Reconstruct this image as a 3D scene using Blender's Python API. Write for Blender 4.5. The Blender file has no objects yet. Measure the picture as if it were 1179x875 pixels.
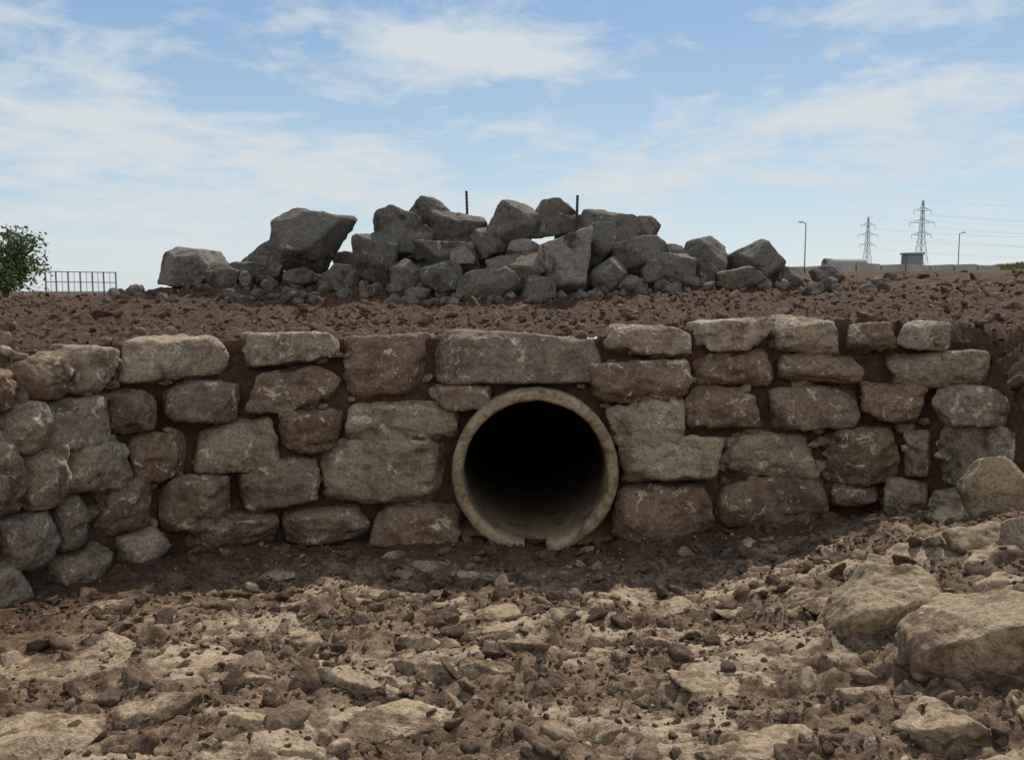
import bpy, bmesh, math, numpy as np
from mathutils import Vector
sc = bpy.context.scene
F=1021.0; CX=589.5; CY=437.5
PITCH=math.radians(5.73); CAM=np.array([0,0,0.40])
cp,sp=math.cos(PITCH),math.sin(PITCH)

# ------------------------------------------------------------------ helpers
def P(px,py,Y):
    u=(px-CX)/F; v=(CY-py)/F
    d=np.array([u,cp+v*sp,-sp+v*cp])
    return CAM+d*(Y/d[1])
def sst(a,b,x):
    t=np.clip((x-a)/(b-a),0,1); return t*t*(3-2*t)
_perm=np.concatenate([np.random.RandomState(3).permutation(256)]*2)
_g=np.random.RandomState(4).normal(size=(256,3)); _g/=np.linalg.norm(_g,axis=1)[:,None]
def perlin(p):
    pi=np.floor(p).astype(int); pf=p-pi; pi&=255
    w=pf*pf*pf*(pf*(pf*6-15)+10)
    out=np.zeros(len(p))
    for dx in (0,1):
        for dy in (0,1):
            for dz in (0,1):
                h=_perm[(_perm[(_perm[(pi[:,0]+dx)&255]+pi[:,1]+dy)&255]+pi[:,2]+dz)&255]
                dd=pf-np.array([dx,dy,dz])
                k=(w[:,0] if dx else 1-w[:,0])*(w[:,1] if dy else 1-w[:,1])*(w[:,2] if dz else 1-w[:,2])
                out+=k*(dd*_g[h]).sum(1)
    return out*1.5
def fbm(p,o=3,lac=2.1,gain=0.5):
    a=1.0; s=np.zeros(len(p)); 
    for i in range(o):
        s+=a*perlin(p+17.3*i); p=p*lac; a*=gain
    return s
def mesh_obj(name,V,F_,mat,attrs=None,smooth=True,parent=None):
    V=np.asarray(V,dtype=np.float32); F_=np.asarray(F_,dtype=np.int32); k=F_.shape[1]
    me=bpy.data.meshes.new(name)
    me.vertices.add(len(V)); me.vertices.foreach_set('co',V.ravel())
    me.loops.add(F_.size); me.loops.foreach_set('vertex_index',F_.ravel())
    me.polygons.add(len(F_))
    me.polygons.foreach_set('loop_start',np.arange(0,F_.size,k,dtype=np.int32))
    me.polygons.foreach_set('use_smooth',np.full(len(F_),smooth))
    me.update(calc_edges=True)
    for n,a in (attrs or {}).items():
        at=me.attributes.new(n,'FLOAT','POINT'); at.data.foreach_set('value',np.asarray(a,dtype=np.float32))
    me.materials.append(mat)
    ob=bpy.data.objects.new(name,me); sc.collection.objects.link(ob)
    if parent: ob.parent=parent
    return ob
_ico={}
def ico(n):
    if n not in _ico:
        bm=bmesh.new(); bmesh.ops.create_icosphere(bm,subdivisions=n,radius=1)
        v=np.array([x.co[:] for x in bm.verts]); v/=np.linalg.norm(v,axis=1)[:,None]
        f=np.array([[x.index for x in q.verts] for q in bm.faces]); bm.free(); _ico[n]=(v,f)
    return _ico[n]
def hull(dirs,N,D,p):
    q=np.maximum(dirs@N.T,0)/D
    m=q.max(1)
    r=1/(m*((q/m[:,None])**p).sum(1)**(1/p))
    return dirs*r[:,None]
def norm_box(v):
    lo,hi=v.min(0),v.max(0); return (v-(lo+hi)/2)/((hi-lo)/2)
def vnormals(v,f):
    n=np.cross(v[f[:,1]]-v[f[:,0]],v[f[:,2]]-v[f[:,0]])
    o=np.zeros_like(v)
    for i in range(3): np.add.at(o,f[:,i],n)
    return o/(np.linalg.norm(o,axis=1)[:,None]+1e-12)
def rot_rand(rng,amt=1.0):
    ax=rng.normal(size=3); ax/=np.linalg.norm(ax); a=rng.uniform(-math.pi,math.pi)*amt
    K=np.array([[0,-ax[2],ax[1]],[ax[2],0,-ax[0]],[-ax[1],ax[0],0]])
    return np.eye(3)+math.sin(a)*K+(1-math.cos(a))*K@K
def block_stone(rng,dims,sub=5,p=13):
    d,f=ico(sub)
    N=[];D=[]
    for ax in range(3):
        for s in (-1,1):
            n=np.zeros(3); n[ax]=s; n+=rng.normal(size=3)*0.10; N.append(n/np.linalg.norm(n)); D.append(1)
    for i in range(rng.randint(4,8)):
        n=rng.choice([-1,1],3)*rng.uniform(0.25,1,3); n/=np.linalg.norm(n); N.append(n); D.append(rng.uniform(0.97,1.28))
    for i in range(2): # broken facets on the exposed face
        n=np.array([rng.normal()*.4,-1,rng.normal()*.4]); n/=np.linalg.norm(n); N.append(n); D.append(rng.uniform(0.93,1.02))
    v=norm_box(hull(d,np.array(N),np.array(D),p))*np.array(dims)/2
    nr=vnormals(v,f); o=rng.uniform(0,99,3); s=min(dims)
    k=fbm(v*2.2/s+o,3)*0.05*s+fbm(v*17+o,3)*0.010
    k-=np.maximum(0,perlin(v*np.array([5,5,9])+o)-0.25)*0.08
    k-=np.maximum(0,perlin(v*24+o)-0.35)*0.03
    return v+nr*k[:,None],f
def angular_rock(rng,dims,sub=5,n=13,p=26,rough=1.0,dmin=0.66):
    d,f=ico(sub)
    N=rng.normal(size=(n,3)); N/=np.linalg.norm(N,axis=1)[:,None]
    ax=np.vstack([np.eye(3),-np.eye(3)])+rng.normal(size=(6,3))*0.18; ax/=np.linalg.norm(ax,axis=1)[:,None]
    N=np.vstack([N,ax]); D=np.concatenate([rng.uniform(dmin,1.0,n),np.full(6,1.02)])
    v=norm_box(hull(d,N,D,p))*np.array(dims)/2
    nr=vnormals(v,f); o=rng.uniform(0,99,3); s=min(dims)
    k=fbm(v*2.5/s+o,3)*0.045*s*rough+fbm(v*9/s+o,3)*0.014*s*rough
    return v+nr*k[:,None],f
class Acc:
    def __init__(s): s.V=[];s.F=[];s.n=0;s.A=[]
    def add(s,v,f,a=0.0):
        s.V.append(v);s.F.append(f+s.n);s.n+=len(v);s.A.append(np.full(len(v),a))
    def obj(s,name,mat,**k): return mesh_obj(name,np.vstack(s.V),np.vstack(s.F),mat,{'rnd':np.concatenate(s.A)},**k)

# ------------------------------------------------------------------ wall plan
TP=np.array([-160,-60,0,60,100,150,200,280,400,500,560,900,1000,1060,1110,1180.])
TY=np.array([4.5,5.2,5.6,5.98,6.25,6.58,6.88,7.22,7.44,7.5,7.52,7.52,7.42,7.25,7.0,6.45])
def wallY(px): return float(np.interp(px,TP,TY))
curve=[P(p_,520,y_)[:2] for p_,y_ in zip(TP,TY)]
poly=np.array([[-4.6,-40],[-4.0,-4],[-3.7,2.5]]+[list(c) for c in curve]+[[4.4,5.0],[5.2,3.2],[6,0],[8,-40]])
def sdist(x,y):
    best=np.full(x.shape,1e18); sg=np.ones(x.shape)
    for a,b in zip(poly[:-1],poly[1:]):
        e=b-a; L=e@e
        t=np.clip(((x-a[0])*e[0]+(y-a[1])*e[1])/L,0,1)
        qx=x-(a[0]+t*e[0]); qy=y-(a[1]+t*e[1]); dd=qx*qx+qy*qy
        c=e[0]*(y-a[1])-e[1]*(x-a[0])
        m=dd<best-1e-12; best=np.where(m,dd,best); sg=np.where(m,np.sign(c),sg)
    return np.sqrt(best)*np.where(sg==0,1,sg)
ctrl=np.array([(0,7.5,-1.76),(0.7,7.5,-1.78),(-1.0,7.4,-1.74),(-1.7,7.3,-1.72),(-2.4,6.9,-1.69),(-2.8,6.2,-1.66),(-3.1,5.6,-1.63),(-3.3,5.0,-1.56),(-3.4,4.3,-1.45),(-2.4,5.6,-1.60),(-2.4,4.8,-1.50),
 (0,6.4,-1.74),(-1.4,6.2,-1.68),(1.2,6.3,-1.70),(0,5.3,-1.58),(-1.5,5,-1.52),(1.2,5.2,-1.55),(0,4,-1.42),(-1.5,4,-1.38),(-2.6,4,-1.36),(0,3,-1.28),(-1.5,3,-1.22),(-3,3,-1.15),
 (0,1,-1.18),(0,-3,-1.1),(-3,0,-1.1),(3,0,-1.0),(1.6,7.4,-1.72),(2.3,7.4,-1.64),(2.8,7.35,-1.52),(3.3,6.9,-1.36),(3.6,6.2,-1.12),(3.9,5.6,-0.90),
 (2.0,6.4,-1.48),(2.8,6.2,-1.24),(2.1,5.2,-1.34),(2.8,5,-1.02),(1.5,4,-1.38),(2.1,4.0,-1.2),(2.7,4,-0.98),(3.6,4.3,-0.6),(1.6,3,-1.22),(2.2,3,-1.0),(3.4,3,-0.6),(4.6,3,-0.2),(4.4,5.2,-0.4)])
def pit_h(x,y):
    num=np.zeros(x.shape); den=np.full(x.shape,1e-9)
    for cx,cy,cz in ctrl:
        d2=(x-cx)**2+(y-cy)**2
        w=np.exp(-d2/(2*0.42**2))+0.02/(0.3+d2)**2
        num+=w*cz; den+=w
    return num/den
def plat_h(x,y):
    h=0.0+0.15*sst(0.3,2.6,x)+0.27*sst(7.9,12.5,y)
    h-=0.06*(1-sst(5.6,7.2,y))*(1-sst(-3,-2,x))
    h+=0.40*sst(2.5,8,x)*sst(9.5,19,y)
    h+=0.42*np.exp(-((x+0.2)/3.2)**2-((y-12.9)/1.1)**2)
    h+=0.22*np.exp(-((x+3.6)/1.6)**2-((y-12.4)/0.9)**2)
    h-=1.6*sst(26,75,y)
    h-=0.35*sst(14,24,y)*(1-sst(-6,1,x))
    return h
def pale_mask(x,y):
    q=np.stack([x*1.5,y*2.1,0*x],-1); q=q+np.stack([perlin(q*2+9),perlin(q*2+31),0*x],-1)*0.4
    return sst(0.20,0.40,fbm(q+3.7,5,2.3,0.6))
def terrain(x,y,fine=True):
    x=np.asarray(x,float); y=np.asarray(y,float)
    s=sdist(x,y)
    wl=1-sst(3.2,3.9,y); wl=np.where(x<0,wl,0)
    wr=sst(3.6,4.0,x)*sst(-0.3,0.3,7.9-y)
    wr=np.where(x>0,np.maximum(wr,1-sst(5.5,6.2,y)),0)
    w=np.maximum(wr,wl)
    a=0.20*(1-w)-0.45*w; b=0.31*(1-w)+1.0*w
    t=sst(0,1,(s-a)/(b-a))
    h=pit_h(x,y)*(1-t)+plat_h(x,y)*t
    if fine:
        q=np.stack([x,y,np.zeros_like(x)],-1)
        near=1-sst(18,45,np.hypot(x,y))
        q2=q+np.stack([perlin(q*5),perlin(q*5+40),0*x],-1)*0.06
        pm=pale_mask(x,y)*(1-t)*near
        big=fbm(q*1.3,2)*0.07
        mid=np.abs(fbm(q2*3.0+5,3))
        clod=np.abs(fbm(q2*8.0+9,2))
        fi=np.abs(fbm(q2*21+3,2))
        f2=fbm(q2*38+8,2)
        steep=1-np.exp(-((t-0.5)/0.35)**2)*(1-w)
        rough=(mid*0.08+clod*0.055+fi*0.020+f2*0.006-0.058)*(1-0.6*pm)
        h=h+(big+rough+pm*0.008)*near*steep
        h=h+perlin(q*0.05)*0.25*sst(30,90,np.hypot(x,y))
    return h,t,s
# ------------------------------------------------------------------ materials
def newmat(name):
    m=bpy.data.materials.new(name); m.use_nodes=True; nt=m.node_tree
    return m,nt,nt.nodes['Principled BSDF']
def node(nt,t,**k):
    n=nt.nodes.new(t)
    for a,b in k.items(): setattr(n,a,b)
    return n
def noise(nt,co,scale,detail=5,rough=0.6,dist=0.0):
    n=node(nt,'ShaderNodeTexNoise'); n.inputs['Scale'].default_value=scale; n.inputs['Detail'].default_value=detail
    n.inputs['Roughness'].default_value=rough; n.inputs['Distortion'].default_value=dist
    nt.links.new(co,n.inputs['Vector']); return n.outputs['Fac']
def ramp(nt,fac,stops,interp='LINEAR'):
    r=node(nt,'ShaderNodeValToRGB'); r.color_ramp.interpolation=interp; e=r.color_ramp.elements
    while len(e)<len(stops): e.new(0.5)
    for i,(p_,c) in enumerate(stops):
        e[i].position=p_; e[i].color=(c if isinstance(c,tuple) else (c,c,c))+(1,)
    nt.links.new(fac,r.inputs['Fac']); return r.outputs['Color']
def mix(nt,f,a,b,bt='MIX'):
    n=node(nt,'ShaderNodeMix',data_type='RGBA',blend_type=bt)
    for s,v in ((n.inputs[0],f),(n.inputs[6],a),(n.inputs[7],b)):
        if isinstance(v,bpy.types.NodeSocket): nt.links.new(v,s)
        elif isinstance(v,tuple): s.default_value=v+(1,)
        else: s.default_value=v
    return n.outputs[2]
def math_(nt,op,a,b=0.0,c=0.0,clamp=False):
    n=node(nt,'ShaderNodeMath',operation=op,use_clamp=clamp)
    for i,v in enumerate((a,b,c)):
        if isinstance(v,bpy.types.NodeSocket): nt.links.new(v,n.inputs[i])
        else: n.inputs[i].default_value=v
    return n.outputs[0]
def attr(nt,n):
    a=node(nt,'ShaderNodeAttribute'); a.attribute_name=n; return a.outputs['Fac']
def objco(nt): return node(nt,'ShaderNodeTexCoord').outputs['Object']
def bump(nt,bs,hs,strength=1.0):
    tot=None
    for h,amp in hs:
        q=math_(nt,'MULTIPLY',h,amp); tot=q if tot is None else math_(nt,'ADD',tot,q)
    b=node(nt,'ShaderNodeBump'); b.inputs['Strength'].default_value=strength; b.inputs['Distance'].default_value=1.0
    nt.links.new(tot,b.inputs['Height']); nt.links.new(b.outputs['Normal'],bs.inputs['Normal'])
def stone_mat(name,cols,dirt=(0.085,0.045,0.026),dirt_lo=0.5,pale=(0.50,0.40,0.28),pale_lo=0.6,seed=0.0,speck=1.0,bs_=1.0,midc=(0.34,0.255,0.165),vs=3.4,dirt_w=.12):
    m,nt,bs=newmat(name); co=objco(nt)
    mp=node(nt,'ShaderNodeMapping'); mp.inputs['Location'].default_value=(seed,seed*2,0); nt.links.new(co,mp.inputs['Vector']); co=mp.outputs[0]
    base=ramp(nt,attr(nt,'rnd'),cols)
    v=noise(nt,co,vs,5,0.7,0.4); fine=noise(nt,co,42,4,0.75); mid=noise(nt,co,11,5,0.7,0.3); p_=noise(nt,co,6.5,6,0.78,0.8)
    c=mix(nt,ramp(nt,mid,[(0.40,0.0),(0.62,0.6)]),base,midc)
    c=mix(nt,ramp(nt,v,[(dirt_lo,0.0),(dirt_lo+dirt_w,0.9)]),c,dirt)
    c=mix(nt,ramp(nt,p_,[(pale_lo,0.0),(pale_lo+0.05,0.8)]),c,pale)
    c=mix(nt,0.85*speck,c,ramp(nt,fine,[(0.32,(0.38,0.35,0.32)),(0.5,(0.95,0.95,0.95)),(0.7,(1.35,1.3,1.25))]),'MULTIPLY')
    nt.links.new(c,bs.inputs['Base Color']); bs.inputs['Roughness'].default_value=0.92
    bs.inputs['Specular IOR Level'].default_value=0.2
    bump(nt,bs,[(mid,0.028*bs_),(p_,0.024*bs_),(fine,0.008*bs_)])
    return m
M_wall=stone_mat('wall_stone',[(0.0,(0.25,0.20,0.145)),(0.25,(0.34,0.27,0.19)),(0.42,(0.185,0.12,0.08)),(0.55,(0.21,0.122,0.077)),(0.72,(0.18,0.148,0.118)),(1.0,(0.45,0.36,0.255))],dirt_lo=0.485,dirt=(0.12,0.074,0.048),pale=(0.64,0.55,0.42),pale_lo=0.57,midc=(0.32,0.255,0.18),dirt_w=.16)
M_pile=stone_mat('boulder_stone',[(0.0,(0.085,0.078,0.07)),(0.35,(0.15,0.138,0.123)),(0.65,(0.12,0.092,0.07)),(1.0,(0.30,0.27,0.23))],dirt_lo=0.52,dirt=(0.06,0.043,0.033),pale=(0.38,0.345,0.295),pale_lo=0.59,seed=5,midc=(0.19,0.17,0.145))
M_fore=stone_mat('loose_rock',[(0.0,(0.26,0.19,0.12)),(0.5,(0.37,0.28,0.18)),(1.0,(0.45,0.35,0.23))],dirt_lo=0.46,dirt=(0.12,0.072,0.044),pale=(0.54,0.44,0.31),seed=9)
M_clod=stone_mat('soil_clod',[(0.0,(0.06,0.037,0.024)),(0.45,(0.10,0.063,0.04)),(0.72,(0.18,0.12,0.077)),(0.88,(0.30,0.22,0.145)),(1.0,(0.48,0.38,0.265))],dirt=(0.062,0.037,0.024),dirt_lo=0.49,pale=(0.32,0.24,0.16),pale_lo=0.63,seed=3,midc=(0.20,0.137,0.088))
def soil_mat(name='soil'):
    m,nt,bs=newmat(name); co=objco(nt)
    a=noise(nt,co,1.1,4,0.65,0.5); b=noise(nt,co,7,6,0.72,0.4); c_=noise(nt,co,40,5,0.8)
    pit=attr(nt,'pit'); pale=attr(nt,'pale')
    col=ramp(nt,b,[(0.3,(0.042,0.024,0.016)),(0.5,(0.095,0.056,0.036)),(0.72,(0.165,0.105,0.069))])
    col=mix(nt,ramp(nt,a,[(0.42,0.0),(0.62,0.5)]),col,(0.11,0.062,0.038))
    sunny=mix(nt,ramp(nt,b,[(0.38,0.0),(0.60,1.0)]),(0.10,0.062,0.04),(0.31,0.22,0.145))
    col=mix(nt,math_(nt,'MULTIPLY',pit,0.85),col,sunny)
    pf=math_(nt,'MULTIPLY',pale,ramp(nt,b,[(0.42,0.1),(0.54,0.95)]))
    col=mix(nt,pf,col,mix(nt,a,(0.38,0.285,0.19),(0.54,0.43,0.30)))
    col=mix(nt,0.85,col,ramp(nt,c_,[(0.32,(0.36,0.33,0.30)),(0.5,(0.95,0.95,0.95)),(0.7,(1.4,1.35,1.3))]),'MULTIPLY')
    nt.links.new(col,bs.inputs['Base Color']); bs.inputs['Roughness'].default_value=0.97; bs.inputs['Specular IOR Level'].default_value=0.15
    bump(nt,bs,[(b,0.05),(c_,0.014)])
    return m
M_soil=soil_mat()
def plain(name,c1,c2,scale=8,rough=0.9,metal=0,bd=0.002):
    m,nt,bs=newmat(name); co=objco(nt); n=noise(nt,co,scale,6,0.7,0.3)
    nt.links.new(ramp(nt,n,[(0.3,c1),(0.7,c2)]),bs.inputs['Base Color']); bs.inputs['Roughness'].default_value=rough; bs.inputs['Metallic'].default_value=metal
    bump(nt,bs,[(noise(nt,co,scale*6,4,0.7),bd)])
    return m
def pipe_mat():
    m,nt,bs=newmat('shaded_pipe_concrete'); co=objco(nt)
    n=noise(nt,co,4.5,6,0.78,0.8); f=noise(nt,co,45,4,0.75); dp=attr(nt,'bore_shade')
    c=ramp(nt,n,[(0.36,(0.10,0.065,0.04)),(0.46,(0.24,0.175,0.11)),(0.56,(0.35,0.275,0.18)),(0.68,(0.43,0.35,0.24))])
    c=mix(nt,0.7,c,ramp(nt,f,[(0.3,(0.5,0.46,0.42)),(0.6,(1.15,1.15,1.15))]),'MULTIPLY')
    c=mix(nt,math_(nt,'MULTIPLY',dp,math_(nt,'ADD',n,0.5),clamp=True),c,(0.012,0.010,0.008))  # shade of the bore painted into the colour, near black with depth
    nt.links.new(c,bs.inputs['Base Color']); bs.inputs['Roughness'].default_value=0.9; bs.inputs['Specular IOR Level'].default_value=0.2
    bump(nt,bs,[(n,0.012),(f,0.004)]); return m
M_conc=pipe_mat()
M_concg=plain('grey_concrete',(0.22,0.21,0.19),(0.36,0.34,0.31),2)
M_rust=plain('rusty_steel',(0.04,0.028,0.02),(0.09,0.05,0.035),30,0.8,0.3)
M_galv=plain('galvanised_steel',(0.20,0.21,0.22),(0.30,0.31,0.32),3,0.6,0.4)
M_pyl=plain('pylon_steel',(0.28,0.30,0.32),(0.36,0.38,0.40),0.3,0.7,0.2)
M_leaf=plain('foliage',(0.05,0.09,0.02),(0.12,0.17,0.045),3,0.7)
M_bark=plain('bark',(0.06,0.045,0.03),(0.12,0.09,0.06),12)
M_grass=plain('grass',(0.09,0.10,0.03),(0.20,0.19,0.06),1.0)
M_cab=plain('painted_cabinet',(0.16,0.19,0.18),(0.20,0.23,0.21),3)

# ------------------------------------------------------------------ ground sheet
def axis(lo,hi,step,far_lo,far_hi,g=1.13):
    c=list(np.arange(lo,hi,step)); a=[];s=step;x=lo
    while x>far_lo: s*=g; x-=s; a.append(x)
    b=[];s=step;x=c[-1]
    while x<far_hi: s*=g; x+=s; b.append(x)
    return a[::-1]+c+b
xs=np.array(axis(-4.4,4.8,0.017,-3500,3500,1.07))
c1=[2.5]; s=0.012; y=2.5
while y<15: s=min(0.011*(y/2.5)**1.0,0.07); y+=s; c1.append(y)
while y<4500: s*=1.09; y+=s; c1.append(y)
s=0.02;y=2.5;b_=[]
while y>-600: s*=1.15; y-=s; b_.append(y)
ys=np.array(b_[::-1]+c1)
GX,GY=np.meshgrid(xs,ys); gx,gy=GX.ravel(),GY.ravel()
h,t,s_=terrain(gx,gy)
pipeC=P(616,541,7.5); RO=0.705; RI=0.61
nx,ny=len(xs),len(ys)
I=(np.arange(ny-1)[:,None]*nx+np.arange(nx-1)[None,:]).ravel()
Q=np.stack([I,I+1,I+1+nx,I+nx],1)
cxm=gx[Q].mean(1); cym=gy[Q].mean(1); zc=h[Q].mean(1)
kill=(np.abs(cxm-pipeC[0])<RO*0.97)&(cym>7.62)&(cym<8.3)&(zc<-0.22)
Q=Q[~kill]
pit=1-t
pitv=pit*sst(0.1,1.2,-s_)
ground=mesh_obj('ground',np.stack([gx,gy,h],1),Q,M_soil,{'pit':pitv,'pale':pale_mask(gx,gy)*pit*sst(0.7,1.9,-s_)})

def gz(x,y): return terrain(np.atleast_1d(x),np.atleast_1d(y))[0]
def ground_at(px,py,y0=2.0,y1=14):
    Y=np.linspace(y0,y1,500); pts=np.array([P(px,py,q) for q in Y]); g=gz(pts[:,0],pts[:,1])
    k=np.argmax(pts[:,2]<g); return np.array([pts[k,0],pts[k,1],g[k]])

# ------------------------------------------------------------------ retaining wall
ST=[(148,388,280,447,.9),(280,384,397,427,.1),(394,388,502,463,.5),(500,384,699,446,.7),(700,376,800,418,.3),(803,368,892,405,.95),(893,365,975,413,.2),(976,372,1033,408,.45),(1030,370,1088,404,.9),
(284,424,394,476,.65),(680,416,798,465,.55),(801,406,897,448,.45),(900,410,1000,442,.55),(1002,403,1128,449,.1),(498,444,566,474,.6),(397,467,530,516,.3),(700,461,790,516,.25),(793,448,888,500,.5),(889,444,992,500,.58),(992,444,1066,493,.55),(1066,445,1142,495,.15),
(368,508,518,591,.15),(320,473,397,528,.42),(713,501,836,561,.95),(838,500,945,558,.25),(948,493,1036,562,.45),(1036,495,1068,552,.2),(1064,488,1172,566,.9),
(706,562,824,630,.5),(826,552,962,615,.45),(960,560,1015,588,.6),(1013,553,1068,592,.1),(1066,568,1118,600,.3),
(272,530,367,588,.65),(226,482,326,547,.25),(196,441,284,491,.7),(326,588,428,626,.4),(426,582,530,628,.5),(212,594,325,634,.55),(190,550,273,612,.45),(157,497,228,557,.5),(135,451,197,504,.48),
(98,398,153,458,.25),(43,408,103,463,.45),(-12,424,47,476,.55),(60,459,143,518,.1),(18,464,70,526,.2),(86,509,159,568,.2),(-25,494,45,606,.25),(42,516,88,588,.1),(122,552,192,618,.5),(79,569,123,634,.7),(13,592,85,658,.8),(146,608,202,655,.95),(68,635,132,675,.3),(-40,655,45,712,.95),(-35,606,16,660,.4),
(-70,430,-14,492,.3),(-110,492,-26,560,.5),(-100,560,-28,625,.2),(-120,625,-42,700,.8),(-130,425,-72,492,.6),(-160,705,-42,790,.4),(-190,495,-112,570,.3),(-200,570,-104,650,.7),(-220,650,-124,740,.2)]
wall=Acc(); rw=np.random.RandomState(17)
def wall_frame(px):
    a=P(px-12,520,wallY(px-12))[:2]; b=P(px+12,520,wallY(px+12))[:2]
    t_=(b-a)/np.linalg.norm(b-a); return t_
for (x0,y0,x1,y1,rn) in ST:
    cx,cy=(x0+x1)/2,(y0+y1)/2; Y=wallY(cx)
    C=P(cx,cy,Y); L_=P(x0,cy,wallY(x0)); Rr=P(x1,cy,wallY(x1))
    w=np.linalg.norm((Rr-L_)[:2]); hh=P(cx,y0,Y)[2]-P(cx,y1,Y)[2]
    t_=(Rr-L_)[:2]/w; n_=np.array([t_[1],-t_[0]])
    left=cx<250
    dep=rw.uniform(0.38,0.48)
    v,f=block_stone(rw,(w*(1.0 if left else 1.03),dep,hh*(1.02 if left else 1.03)),5,p=rw.uniform(8,12) if left else rw.uniform(10,20))
    a=rw.normal()*0.03; ca,sa=math.cos(a),math.sin(a)
    v=np.stack([v[:,0]*ca-v[:,2]*sa,v[:,1],v[:,0]*sa+v[:,2]*ca],1)
    off=-dep/2+rw.uniform(-0.05,0.07)-0.07*(C[2]+1.7)+0.05
    cen=C.copy(); cen[:2]+=n_*off
    W=np.stack([cen[0]+v[:,0]*t_[0]-v[:,1]*n_[0],cen[1]+v[:,0]*t_[1]-v[:,1]*n_[1],cen[2]+v[:,2]],1)
    wall.add(W,f,min(1,max(0,rn+rw.normal()*0.03)))
for i in range(260):
    px=rw.uniform(-60,1120); py=rw.uniform(400,625)
    C=P(px,py,wallY(px))
    if np.hypot(C[0]-pipeC[0],C[2]-pipeC[2])<RO+0.1: continue
    t_=wall_frame(px); n_=np.array([t_[1],-t_[0]]); q=rw.uniform(0.05,0.13)
    v,f=angular_rock(rw,(q*1.5,q,q*0.9),3); v=v@rot_rand(rw,0.3).T
    C[:2]-=n_*(0.08+0.05*(C[2]+1.7)+rw.uniform(0.04,0.10)); wall.add(v+C,f,rw.uniform(0,0.9))
wobj=wall.obj('stone_retaining_wall',M_wall)
pxs=np.arange(-230,1185,5.0); zs=np.arange(-2.0,0.02,0.045)
V=[];PX=[]
for px in pxs:
    yy=wallY(px) if px>-160 else 4.5+(px+160)*0.007
    c=P(px,520,yy); t_=wall_frame(max(px,-145)); n_=np.array([t_[1],-t_[0]])
    for z in zs: V.append([c[0]-n_[0]*(0.17+0.07*(z+1.7)),c[1]-n_[1]*(0.17+0.07*(z+1.7)),z]); PX.append(px)
V=np.array(V); V[:,1]+=fbm(V*7,3)*0.03; PX=np.array(PX)
nz=len(zs); I=(np.arange(len(pxs)-1)[:,None]*nz+np.arange(nz-1)[None,:]).ravel()
Qb=np.stack([I,I+nz,I+nz+1,I+1],1); cc=V[Qb].mean(1); cpx=PX[Qb].mean(1)
Qb=Qb[(np.hypot(cc[:,0]-pipeC[0],cc[:,2]-pipeC[2])>RO-0.05)&~((cpx>1115)&(cc[:,2]>-0.15-(cpx-1115)*0.014))]
mesh_obj('packed_earth',V,Qb,M_soil,{'pit':np.zeros(len(V)),'pale':np.zeros(len(V))},parent=wobj)

# ------------------------------------------------------------------ culvert pipe
na=128; yf=pipeC[1]-0.15
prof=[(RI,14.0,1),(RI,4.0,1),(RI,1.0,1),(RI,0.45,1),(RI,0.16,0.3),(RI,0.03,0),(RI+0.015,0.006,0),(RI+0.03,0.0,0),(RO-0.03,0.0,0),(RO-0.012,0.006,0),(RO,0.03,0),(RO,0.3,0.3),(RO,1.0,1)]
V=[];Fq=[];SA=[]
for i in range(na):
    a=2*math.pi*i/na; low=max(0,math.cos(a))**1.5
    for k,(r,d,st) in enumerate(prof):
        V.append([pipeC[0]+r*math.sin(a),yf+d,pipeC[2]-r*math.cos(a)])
        if k==3: st=1-0.75*low  # painted shade comes in later along the bottom of the bore
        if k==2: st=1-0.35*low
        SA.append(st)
V=np.array(V); V+= (fbm(V*9,2)*0.006)[:,None]
npf=len(prof)
for i in range(na):
    for k in range(npf-1):
        j=(i+1)%na
        if (i<3 or i>=na-3) and 4<=k<=10: continue
        Fq.append([i*npf+k,j*npf+k,j*npf+k+1,i*npf+k+1])
for i in (3,na-3):
    for a_,b_2 in ((4,11),(5,10),(6,9)):
        Fq.append([i*npf+a_,i*npf+a_+1,i*npf+b_2-1,i*npf+b_2])
pipe=mesh_obj('concrete_culvert_pipe',V,Fq,M_conc,{'bore_shade':SA})
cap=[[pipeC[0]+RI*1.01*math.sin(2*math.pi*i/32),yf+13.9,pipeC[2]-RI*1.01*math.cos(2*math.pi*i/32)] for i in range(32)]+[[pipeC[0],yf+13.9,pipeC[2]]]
mesh_obj('far_end',cap,[[i,(i+1)%32,32] for i in range(32)],M_conc,{'bore_shade':np.ones(33)},parent=pipe)

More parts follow.
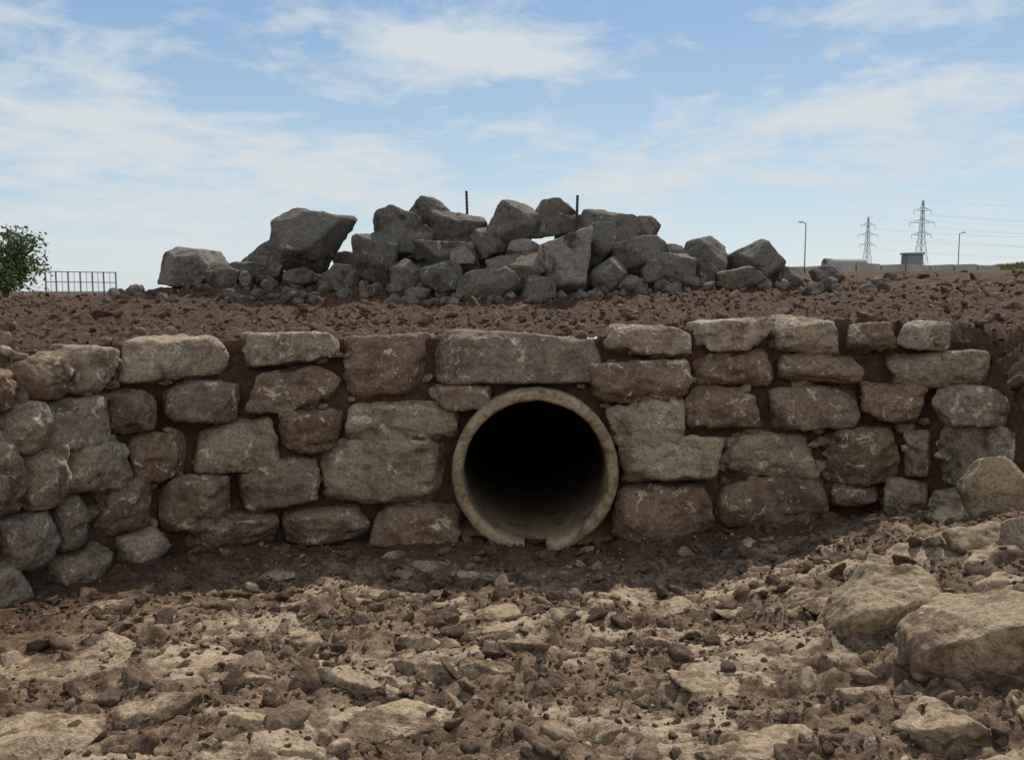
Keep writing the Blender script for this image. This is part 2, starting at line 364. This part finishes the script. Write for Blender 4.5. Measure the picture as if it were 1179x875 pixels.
# ------------------------------------------------------------------ boulder pile on the plateau
BP=[(312,243,397,315,12.2,.3),(180,288,263,330,12.4,.9),(278,277,342,312,12.6,.6),(430,242,482,300,12.5,.35),(472,230,522,264,12.9,.1),(406,270,456,330,12.0,.2),(498,247,562,284,12.7,.3),(555,235,620,292,12.5,.25),(613,231,663,275,12.8,.5),
(622,266,676,338,11.8,1.0),(664,243,728,288,12.6,.35),(726,250,759,280,12.9,.8),(664,258,706,312,12.2,.2),(705,274,771,324,12.1,.45),(783,276,839,324,12.2,.3),(838,279,899,328,12.3,.4),(584,276,626,300,12.2,.9),(478,278,552,314,12.1,.4),
(484,302,531,344,11.7,.1),(527,308,597,348,11.6,.45),(564,291,630,334,11.9,.7),(680,299,721,338,11.7,.2),(750,292,796,334,11.9,.35),(826,308,882,338,11.7,.5),(540,262,580,300,12.3,.6),(455,258,500,300,12.6,.4),(760,282,790,306,12.5,.2),(640,250,680,290,12.9,.3),(325,308,360,332,11.9,.1),(370,305,412,338,12.0,.6),(450,300,490,335,11.9,.5),(880,300,905,325,12.6,.4),(795,305,830,335,11.9,.1),(600,318,640,345,11.6,.3),(712,318,745,344,11.6,.8),(262,300,300,328,12.2,.2),(240,305,275,332,12.0,.5),(292,296,325,326,12.0,.1),(896,308,922,330,12.0,.3),(935,306,972,326,12.6,.1),(520,284,545,306,11.9,.9),(740,300,765,330,11.7,.1)]
pile=Acc(); rp=np.random.RandomState(37)
for k,(x0,y0,x1,y1,Y,rn) in enumerate(BP):
    a=P(x0,y0,Y); b=P(x1,y1,Y); w=b[0]-a[0]; hh=a[2]-b[2]; c=(a+b)/2
    big=k in (0,7,10,13)
    rr=np.random.RandomState(900+k)
    v,f=angular_rock(rr,(w*1.10,rr.uniform(.8,1.1)*(w+hh)/2,hh*1.10),5,n=rr.randint(8,13),p=50,rough=0.85,dmin=0.84 if big else .7)
    an=rr.normal()*0.13; ca,sa=math.cos(an),math.sin(an); v=np.stack([v[:,0]*ca-v[:,2]*sa,v[:,1],v[:,0]*sa+v[:,2]*ca],1)
    pile.add(v+c,f,rn)
for i in range(70):
    x=rp.uniform(-3.2,3.0); y=rp.uniform(12.6,14.2); q=rp.uniform(0.35,0.7)
    z=terrain(np.array([x]),np.array([y]))[0][0]+rp.uniform(0,0.45)*max(0,1-abs(y-12.9)/1.4)*max(0,1-abs(x)/3.4)
    v,f=angular_rock(rp,(q*1.2,q,q*.8),4,n=9,p=30); pile.add(v@rot_rand(rp).T+[x,y,z+0.0],f,rp.uniform())
for i in range(340):
    x=np.clip(rp.normal()*2.6-0.6,-5.2,4.8); y=rp.uniform(11.2,12.4); q=rp.uniform(0.06,0.26)*rp.uniform(.5,1)
    v,f=angular_rock(rp,(q*1.3,q,q*.8),3,n=9,p=30); z=terrain(np.array([x]),np.array([y]))[0][0]
    pile.add(v@rot_rand(rp).T+[x,y,z+q*.2],f,rp.uniform(0,.6))
pile.obj('boulder_pile',M_pile)

# ------------------------------------------------------------------ loose foreground boulders
FB=[(945,655,1100,768,4.35,.5,.55),(1043,680,1240,812,3.75,.35,.8),(1110,524,1190,592,6.1,.5,.6),(1085,600,1170,660,5.3,.3,.7),(1100,636,1178,690,4.9,.8,.7),(1160,592,1225,655,5.0,.7,.7),(1158,798,1235,862,3.2,.6,.8),(1020,610,1075,640,6.0,.3,.6),(1112,664,1190,706,4.5,.6,.7),(1050,640,1100,668,5.2,.2,.6),(1075,585,1125,618,6.2,.6,.7),(1030,815,1130,865,3.15,.4,.7),(965,790,1040,822,3.6,.2,.6),(990,640,1040,662,5.5,.5,.6)]
for k,(x0,y0,x1,y1,Y,rn,df) in enumerate(FB):
    rf=np.random.RandomState(50+k)
    a=P(x0,y0,Y); b=P(x1,y1,Y); w=b[0]-a[0]; hh=a[2]-b[2]; c=(a+b)/2
    g=gz(c[0],c[1])[0]
    hb=max(a[2]-g+0.08,hh); c[2]=a[2]-hb/2
    v,f=angular_rock(rf,(w,w*df,hb),6 if k<2 else 5,n=12,p=40,rough=1.2,dmin=.78)
    if k==0: v[:,2]+=v[:,0]*0.25
    A=Acc(); A.add(v,f,rn); o=A.obj('boulder',M_fore); o.location=c
SL=[(60,770,120,26),(470,832,160,42),(835,795,120,30),(600,745,70,12),(770,705,70,16),(400,785,90,16),(170,820,110,30),(280,785,80,18),(350,740,50,22),(575,708,60,16),(20,850,170,50),(350,868,60,20),(860,868,200,30),(640,712,40,30),(130,745,70,12),(315,665,60,12),(560,770,70,14),(690,755,60,12),(880,745,60,14),(960,700,70,14),(240,700,60,12),(480,740,60,12),(860,705,80,14),(700,850,60,16),(560,668,70,12),(645,662,60,10),(470,690,50,10),(760,745,60,12),(290,835,60,18),(120,700,60,14),(500,775,60,12),(920,770,60,12),(310,740,30,18),(455,640,30,22),(500,655,60,10)]
slab=Acc(); rs=np.random.RandomState(31)
for cx,cy,w,hh in SL:
    g=ground_at(cx,cy); d=np.hypot(g[0],g[1]); w_=w/F*d; dep=min(w_*0.8,hh/F*d/max(0.2,(0.4-g[2])/d))
    v,f=angular_rock(rs,(w_,max(dep,w_*.35),rs.uniform(.08,.14)),5,n=9,p=18,rough=1.6)
    an=rs.normal()*0.3; ca,sa=math.cos(an),math.sin(an); v=np.stack([v[:,0]*ca-v[:,1]*sa,v[:,0]*sa+v[:,1]*ca,v[:,2]+v[:,0]*rs.normal()*.08+v[:,1]*rs.normal()*0.1],1)
    slab.add(v+g+[0,0,-0.02],f,rs.uniform(.3,1))
slab.obj('embedded_rock_slabs',M_fore)

# ------------------------------------------------------------------ clods and rubble (each one merged mesh)
def scatter(name,n,xr,yr,smin,smax,sub,mat,cond,flat=0.7,power=2.2,seed=1,rmax=1.0,sink=0.1,pale=.1):
    r=np.random.RandomState(seed)
    T=[]
    for i in range(10):
        v,f=angular_rock(r,(1.2,1,flat),sub,n=8,p=9 if i%2 else 20,rough=2.6); T.append((v,f))
    x=r.uniform(*xr,n*4); y=r.uniform(*yr,n*4); hh,t,s=terrain(x,y)
    dens=fbm(np.stack([x,y,0*x],1)*1.7+seed,2)-0.4*pale_mask(x,y)*(1-t)
    k=cond(x,y,s)&(r.uniform(-0.9,0.5,n*4)<dens)
    x,y,hh=x[k][:n],y[k][:n],hh[k][:n]; m=len(x)
    sz=smin+(smax-smin)*r.uniform(0,1,m)**power
    ti=r.randint(0,10,m); VV=[];FF=[];RR=[];nn=0
    rnds=np.where(r.uniform(size=m)>pale,r.uniform(0,.75,m),r.uniform(.75,rmax,m))
    for q in range(10):
        idx=np.where(ti==q)[0]
        if len(idx)==0: continue
        v,f=T[q]; L=len(v)
        an=r.uniform(0,2*math.pi,len(idx)); ca,sa=np.cos(an),np.sin(an); tx=r.normal(size=len(idx))*0.35; ty=r.normal(size=len(idx))*0.35
        sxy=r.uniform(.75,1.3,(len(idx),3))
        w=v[None]*sz[idx][:,None,None]*sxy[:,None,:]
        X=w[...,0]*ca[:,None]-w[...,1]*sa[:,None]; Y=w[...,0]*sa[:,None]+w[...,1]*ca[:,None]; Z=w[...,2]+X*tx[:,None]+Y*ty[:,None]
        X=X+x[idx][:,None]; Y=Y+y[idx][:,None]; Z=Z+(hh[idx]+sz[idx]*sink)[:,None]
        VV.append(np.stack([X,Y,Z],-1).reshape(-1,3)); FF.append((f[None]+(np.arange(len(idx))*L)[:,None,None]).reshape(-1,3)+nn); nn+=L*len(idx)
        RR.append(np.repeat(rnds[idx],L))
    return mesh_obj(name,np.vstack(VV),np.vstack(FF),mat,{'rnd':np.concatenate(RR)})
inpit=lambda x,y,s:(s<-0.02)
onpl=lambda x,y,s:((s>0.36)|((x>3.6)&(s>-.3)))
scatter('gravel',15000,(-3.8,4.6),(2.5,7.6),0.008,0.032,2,M_clod,inpit,seed=41,pale=.15)
scatter('rubble',1400,(-3.8,4.4),(2.5,7.6),0.03,0.13,3,M_clod,inpit,seed=42,power=3,flat=.6,pale=.25)
scatter('soil_clods',9000,(-7,7.5),(4.9,12.5),0.015,0.06,2,M_clod,onpl,seed=43,rmax=.85,pale=.04)
scatter('soil_clods',900,(-9,10),(7.0,16),0.05,0.17,3,M_clod,onpl,seed=44,power=2.5,rmax=.8,pale=.04)

# ------------------------------------------------------------------ beams
class Beams:
    def __init__(s): s.V=[];s.F=[]
    def beam(s,a,b,w,w2=None):
        a=np.array(a,float);b=np.array(b,float);w2=w2 or w
        d=(b-a)/np.linalg.norm(b-a); u=np.cross(d,[0,0,1.]) 
        if np.linalg.norm(u)<1e-3: u=np.array([1.,0,0])
        u/=np.linalg.norm(u); v=np.cross(d,u); n=len(s.V)
        for c,ww in ((a,w),(b,w2)):
            for i in range(8):
                an=math.pi*i/4+math.pi/8; s.V.append(c+u*ww/2*math.cos(an)+v*ww/2*math.sin(an))
        for i in range(8): j=(i+1)%8; s.F.append([n+i,n+j,n+8+j,n+8+i])
        for o in (0,8):
            s.F.append([n+o,n+o+1,n+o+2,n+o+3]); s.F.append([n+o,n+o+3,n+o+4,n+o+7]); s.F.append([n+o+4,n+o+5,n+o+6,n+o+7])
    def obj(s,name,mat,**k): return mesh_obj(name,s.V,s.F,mat,smooth=False,**k)
def flatz(x,y): return float(terrain(np.array([x]),np.array([y]))[0][0])
for px,y0,Y,lean in ((537,220,12.9,0.03),(665,225,12.35,-0.03)):
    top=P(px,y0,Y); B=Beams(); b0=top+[lean*1.2,0,-1.25]
    B.beam(b0,top,0.036); 
    for i in range(26):
        q=b0+(top-b0)*(i/26+.02); B.beam(q,q+(top-b0)*0.01,0.043)
    B.obj('rebar_stake',M_rust)
def pylon(px,ytop,Y,ang):
    top=P(px,ytop,Y); gzv=flatz(top[0],Y)-0.3; H=top[2]-gzv; B=Beams()
    ca,sa=math.cos(ang),math.sin(ang)
    def pt(x,y,z): return [top[0]+x*ca-y*sa,Y+x*sa+y*ca,gzv+z]
    def hw(z): 
        f=z/H; return 3.6*(1-f/0.6)+1.0*(f/0.6) if f<0.6 else 1.0-(f-0.6)/0.4*0.75
    L=[0,.14,.27,.38,.48,.56,.63,.70,.77,.84,.91,1.0]
    for a,b in zip(L[:-1],L[1:]):
        z0,z1=a*H,b*H; w0,w1=hw(z0),hw(z1); c0=[(-w0,-w0),(w0,-w0),(w0,w0),(-w0,w0)]; c1=[(-w1,-w1),(w1,-w1),(w1,w1),(-w1,w1)]
        for i in range(4):
            j=(i+1)%4
            B.beam(pt(*c0[i],z0),pt(*c1[i],z1),.22); B.beam(pt(*c0[i],z0),pt(*c1[j],z1),.11); B.beam(pt(*c0[j],z0),pt(*c1[i],z1),.11); B.beam(pt(*c1[i],z1),pt(*c1[j],z1),.11)
    arms=[]
    for f,l in ((.63,5.2),(.76,6.6),(.89,4.6)):
        z=f*H; w=hw(z)
        for s in (-1,1):
            tip=(s*l,0,z+.2)
            for q in (-1,1):
                B.beam(pt(s*w,q*w,z),pt(*tip),.14); B.beam(pt(s*w,q*w,z+1.6),pt(*tip),.12)
                B.beam(pt(s*(w+l)/2,q*w/2,z+.1),pt(s*w,q*w,z+1.6),.10)
            B.beam(pt(*tip),pt(tip[0],0,z-1.6),.18); arms.append(pt(tip[0],0,z-1.6))
    arms.append(pt(0,0,H)); B.obj('electricity_pylon',M_pyl); return arms
A1=pylon(1063,231,400,0.25); A2=pylon(1000,250,500,0.25)
B=Beams()
def cat(a,b,sag,w=0.04):
    a=np.array(a);b=np.array(b);pr=a
    for i in range(1,15):
        f=i/14; q=a+(b-a)*f; q[2]-=sag*4*f*(1-f); B.beam(pr,q,w); pr=q
for i in range(7):
    cat(A1[i],np.array(A1[i])+[230,-60,1],7); cat(A2[i],np.array(A2[i])+[260,-30,2],7); 
B.obj('power_lines',M_pyl)
for px,y0,Y,s in ((928,256,80,-1),(1105,268,100,1)):
    top=P(px,y0,Y); g=flatz(top[0],Y)-.2; B=Beams(); b0=[top[0],Y,g]
    B.beam(b0,[top[0],Y,top[2]-.1],.15,.09); B.beam([top[0],Y,top[2]-.12],[top[0]+s*.35,Y,top[2]],.08,.07)
    B.beam([top[0]+s*.3,Y,top[2]],[top[0]+s*.7,Y,top[2]+.02],.14,.10); B.beam(b0,[top[0],Y,g+1.0],.2)
    B.obj('street_lamp',M_galv)
B=Beams(); Yf=21.5
for i,px in enumerate((52,64,78,92,106,119,133)):
    t_=P(px,312+i*0.2,Yf+i*.15); g=flatz(t_[0],t_[1])-.1
    B.beam([t_[0],t_[1],g],t_,.04)
    if i:
        for f in (0.02,.35,.7): 
            z=t_[2]-(f)*0.75; B.beam([pr[0],pr[1],pr[2]-f*.75],[t_[0],t_[1],z],.025)
        q=pr+(t_-pr)*.5; B.beam([q[0],q[1],q[2]-.6],q,.014)
    pr=t_
B.obj('metal_fence',M_galv)
Yb=21.0; a=P(895,303,Yb); b=P(1150,306,Yb+1.5)
V=[];Fq=[];N=9
prof=[(-.30,0),(-.30,.08),(-.14,.28),(-.09,.62),(.09,.62),(.14,.28),(.30,.08),(.30,0)]
for i in range(N):
    p0=a+(b-a)*(i/N+.004); p1=a+(b-a)*((i+1)/N-.004)
    n=len(V)
    for q in (p0,p1):
        g=flatz(q[0],q[1])-.03
        for yy,zz in prof: V.append([q[0],q[1]+yy,g-0.36+zz])
    for k in range(8): j=(k+1)%8; Fq.append([n+k,n+j,n+8+j,n+8+k])
    for o in (0,8): Fq+= [[n+o,n+o+1,n+o+6,n+o+7],[n+o+1,n+o+2,n+o+5,n+o+6],[n+o+2,n+o+3,n+o+4,n+o+5]]
mesh_obj('concrete_barrier',V,Fq,M_concg,smooth=False)
def ring_pipe(name,c,r,L,ang):
    V=[];Fq=[];pr=[(r*.84,0),(r,0),(r*1.1,.001),(r*1.1,.25),(r,.3),(r,L),(r*.84,L)]
    for i in range(32):
        a=2*math.pi*i/32
        for rr,l in pr:
            x=l-L/2; yy=rr*math.cos(a); zz=rr*math.sin(a)
            V.append([c[0]+x*math.cos(ang)-yy*math.sin(ang),c[1]+x*math.sin(ang)+yy*math.cos(ang),c[2]+zz])
    for i in range(32):
        for k in range(7): Fq.append([i*7+k,((i+1)%32)*7+k,((i+1)%32)*7+(k+1)%7,i*7+(k+1)%7])
    return mesh_obj(name,V,Fq,M_concg)
ring_pipe('concrete_pipe_section',P(972,306,30),.22,1.4,0.1)
c=P(1050,304,33)
bm=bmesh.new(); bmesh.ops.create_cube(bm,size=1); bmesh.ops.scale(bm,vec=(.62,.5,.7),verts=bm.verts)
bmesh.ops.bevel(bm,geom=bm.edges[:],offset=.03,segments=2,affect='EDGES')
r_=bmesh.ops.create_cube(bm,size=1); bmesh.ops.scale(bm,vec=(.68,.56,.06),verts=r_['verts']); bmesh.ops.translate(bm,vec=(0,0,.37),verts=r_['verts'])
me=bpy.data.meshes.new('utility_cabinet'); bm.to_mesh(me); bm.free(); me.materials.append(M_cab)
ob=bpy.data.objects.new('utility_cabinet',me); ob.location=c; sc.collection.objects.link(ob)

# ------------------------------------------------------------------ tree at the left edge
def tree(px,ytop,Y,rad,seed):
    r=np.random.RandomState(seed); top=P(px,ytop,Y); g=flatz(top[0],Y)-.2; B=Beams()
    base=np.array([top[0],Y,g]); H=top[2]-g
    B.beam(base,base+[0.05,0,H*.45],.14,.09); tips=[]
    for i in range(18):
        a=r.uniform(0,6.28); hf=r.uniform(.35,.92); s0=base+[0.05,0,H*r.uniform(.15,.5)]; e=base+[math.cos(a)*rad*r.uniform(.3,.8)*(1.25-hf*.8),math.sin(a)*rad*r.uniform(.3,.8),H*hf]
        m=(s0+e)/2+[0,0,.1]; B.beam(s0,m,.06,.04); B.beam(m,e,.04,.015); tips.append(e); tips.append(m)
        for k in range(3):
            e2=e+r.normal(size=3)*.2; B.beam(m,e2,.02,.008); tips.append(e2)
    tr=B.obj('leafy_tree',M_bark); V=[];Fq=[]
    for t_ in tips:
        for k in range(60):
            c=t_+r.normal(size=3)*np.array([.12,.12,.10]); 
            if c[2]>top[2]+.05: continue
            R_=rot_rand(r); l=r.uniform(.03,.06); n=len(V)
            for q in ((-l,0,0),(0,-l*.5,0),(l,0,0),(0,l*.5,.01)): V.append(c+R_@np.array(q))
            Fq.append([n,n+1,n+2,n+3])
    mesh_obj('leaves',V,Fq,M_leaf,smooth=False,parent=tr)
tree(0,264,17,0.78,3)
r=np.random.RandomState(8); V=[];Fq=[]
for i in range(9000):
    Y=r.uniform(26,30); x=r.uniform(14.6,21)
    z=1.0+.28*math.sin((x-14.6)/6.4*math.pi)*math.sin((Y-26)/4*math.pi)
    n=len(V); a=r.uniform(0,6.28); w=.03; hgt=r.uniform(.06,.18)
    V+= [[x-w*math.cos(a),Y-w*math.sin(a),z-.05],[x+w*math.cos(a),Y+w*math.sin(a),z-.05],[x+r.normal()*.04,Y,z+hgt]]; Fq.append([n,n+1,n+2])
gb=mesh_obj('grass_bank',V,Fq,M_grass,smooth=False)
xs_=np.linspace(13.6,22,40); ys_=np.linspace(25.4,30.6,20); sx,sy=np.meshgrid(xs_,ys_); sx,sy=sx.ravel(),sy.ravel()
e=np.clip(np.minimum((sx-13.6)/1,(22-sx)/1),0,1)*np.clip(np.minimum((sy-25.4)/.6,(30.6-sy)/.6),0,1)
sz=-.6+e*1.55+.28*np.clip(np.sin((sx-14.6)/6.4*math.pi),0,1)*np.clip(np.sin((sy-26)/4*math.pi),0,1)
I=(np.arange(19)[:,None]*40+np.arange(39)[None,:]).ravel()
mesh_obj('bank_earth',np.stack([sx,sy,sz],1),np.stack([I,I+1,I+41,I+40],1),M_grass,parent=gb)

# ------------------------------------------------------------------ light and sky
SUN_EL=math.radians(46); SUN_AZ=math.radians(20)
sd=Vector((math.sin(SUN_AZ)*math.cos(SUN_EL),math.cos(SUN_AZ)*math.cos(SUN_EL),math.sin(SUN_EL)))
L=bpy.data.lights.new('sun','SUN'); L.energy=4.5; L.angle=math.radians(0.6); L.color=(1.0,0.91,0.78)
lo=bpy.data.objects.new('sun',L); lo.rotation_euler=sd.to_track_quat('Z','Y').to_euler(); lo.location=(0,0,30); sc.collection.objects.link(lo)
w=bpy.data.worlds.new('World'); sc.world=w; w.use_nodes=True; nt=w.node_tree; bg=nt.nodes['Background']
sky=node(nt,'ShaderNodeTexSky',sky_type='NISHITA'); sky.sun_disc=False; sky.sun_elevation=SUN_EL; sky.sun_rotation=SUN_AZ; sky.air_density=1.0; sky.dust_density=0.6; sky.ozone_density=2.0
tc=node(nt,'ShaderNodeTexCoord').outputs['Generated']
sep=node(nt,'ShaderNodeSeparateXYZ'); nt.links.new(tc,sep.inputs[0]); dx,dy,dz=sep.outputs
zz=math_(nt,'ADD',math_(nt,'MAXIMUM',dz,0.0),0.14)
cmb=node(nt,'ShaderNodeCombineXYZ'); nt.links.new(math_(nt,'DIVIDE',dx,zz),cmb.inputs[0]); nt.links.new(math_(nt,'DIVIDE',dy,zz),cmb.inputs[1])
def blob(cx,cz,sx,sz,tilt=0.0):
    a=math_(nt,'SUBTRACT',dx,cx); b=math_(nt,'SUBTRACT',math_(nt,'SUBTRACT',dz,cz),math_(nt,'MULTIPLY',a,tilt))
    q=math_(nt,'ADD',math_(nt,'POWER',math_(nt,'ABSOLUTE',math_(nt,'DIVIDE',a,sx)),2.0),math_(nt,'POWER',math_(nt,'ABSOLUTE',math_(nt,'DIVIDE',b,sz)),2.0))
    return math_(nt,'EXPONENT',math_(nt,'MULTIPLY',q,-1.0))
n1=noise(nt,cmb.outputs[0],1.5,10,0.6,0.35); n2=noise(nt,cmb.outputs[0],5.0,9,0.65,0.5)
bl=math_(nt,'MULTIPLY',blob(-.36,.15,.26,.045,-.06),1.0)
for a_,am in (((-.04,.255,.15,.028,-.08),1.3),((.42,.19,.30,.024,.12),0.9),((-.55,.04,.6,.06,0),.8),((.2,.12,.35,.035,.05),.5)):
    bl=math_(nt,'ADD',bl,math_(nt,'MULTIPLY',blob(*a_),am))
# unseen cloud added behind the viewer to make the ambient light neutral
bl=math_(nt,'ADD',bl,math_(nt,'MULTIPLY',math_(nt,'MAXIMUM',math_(nt,'MULTIPLY',dy,-1.0),0.0),1.8))
m_=math_(nt,'ADD',math_(nt,'MULTIPLY',n1,.95),math_(nt,'MULTIPLY',n2,.5)); m_=math_(nt,'ADD',m_,math_(nt,'MULTIPLY',bl,.27))
mask=ramp(nt,m_,[(0.75,0.0),(0.87,0.5),(1.0,0.92)])
grad=ramp(nt,dz,[(0.0,(0.60,0.695,0.75)),(0.10,(0.455,0.60,0.715)),(0.28,(0.245,0.42,0.64)),(0.7,(0.22,0.34,0.52))])
sc10=node(nt,'ShaderNodeVectorMath',operation='SCALE'); nt.links.new(grad,sc10.inputs[0]); sc10.inputs['Scale'].default_value=8.6
blue=mix(nt,0.8,sky.outputs[0],sc10.outputs[0])
# the added cloud behind the viewer is coloured brighter than the thin cloud ahead
ccol=mix(nt,math_(nt,'MAXIMUM',math_(nt,'MULTIPLY',dy,-1.0),0.0,clamp=True),(5.75,6.1,6.3),(8.6,8.6,8.5))
col=mix(nt,mask,blue,ccol)
nt.links.new(col,bg.inputs['Color']); bg.inputs['Strength'].default_value=0.12

# ------------------------------------------------------------------ camera
cam=bpy.data.cameras.new('camera'); co_=bpy.data.objects.new('camera',cam); sc.collection.objects.link(co_)
co_.location=CAM.tolist(); co_.rotation_euler=(math.radians(90)-PITCH,0,0)
cam.sensor_width=36; cam.sensor_fit='HORIZONTAL'; cam.lens=F/1179*36; cam.clip_start=0.05; cam.clip_end=10000
sc.camera=co_
sc.view_settings.view_transform='Standard'; sc.view_settings.look='None'; sc.view_settings.exposure=0
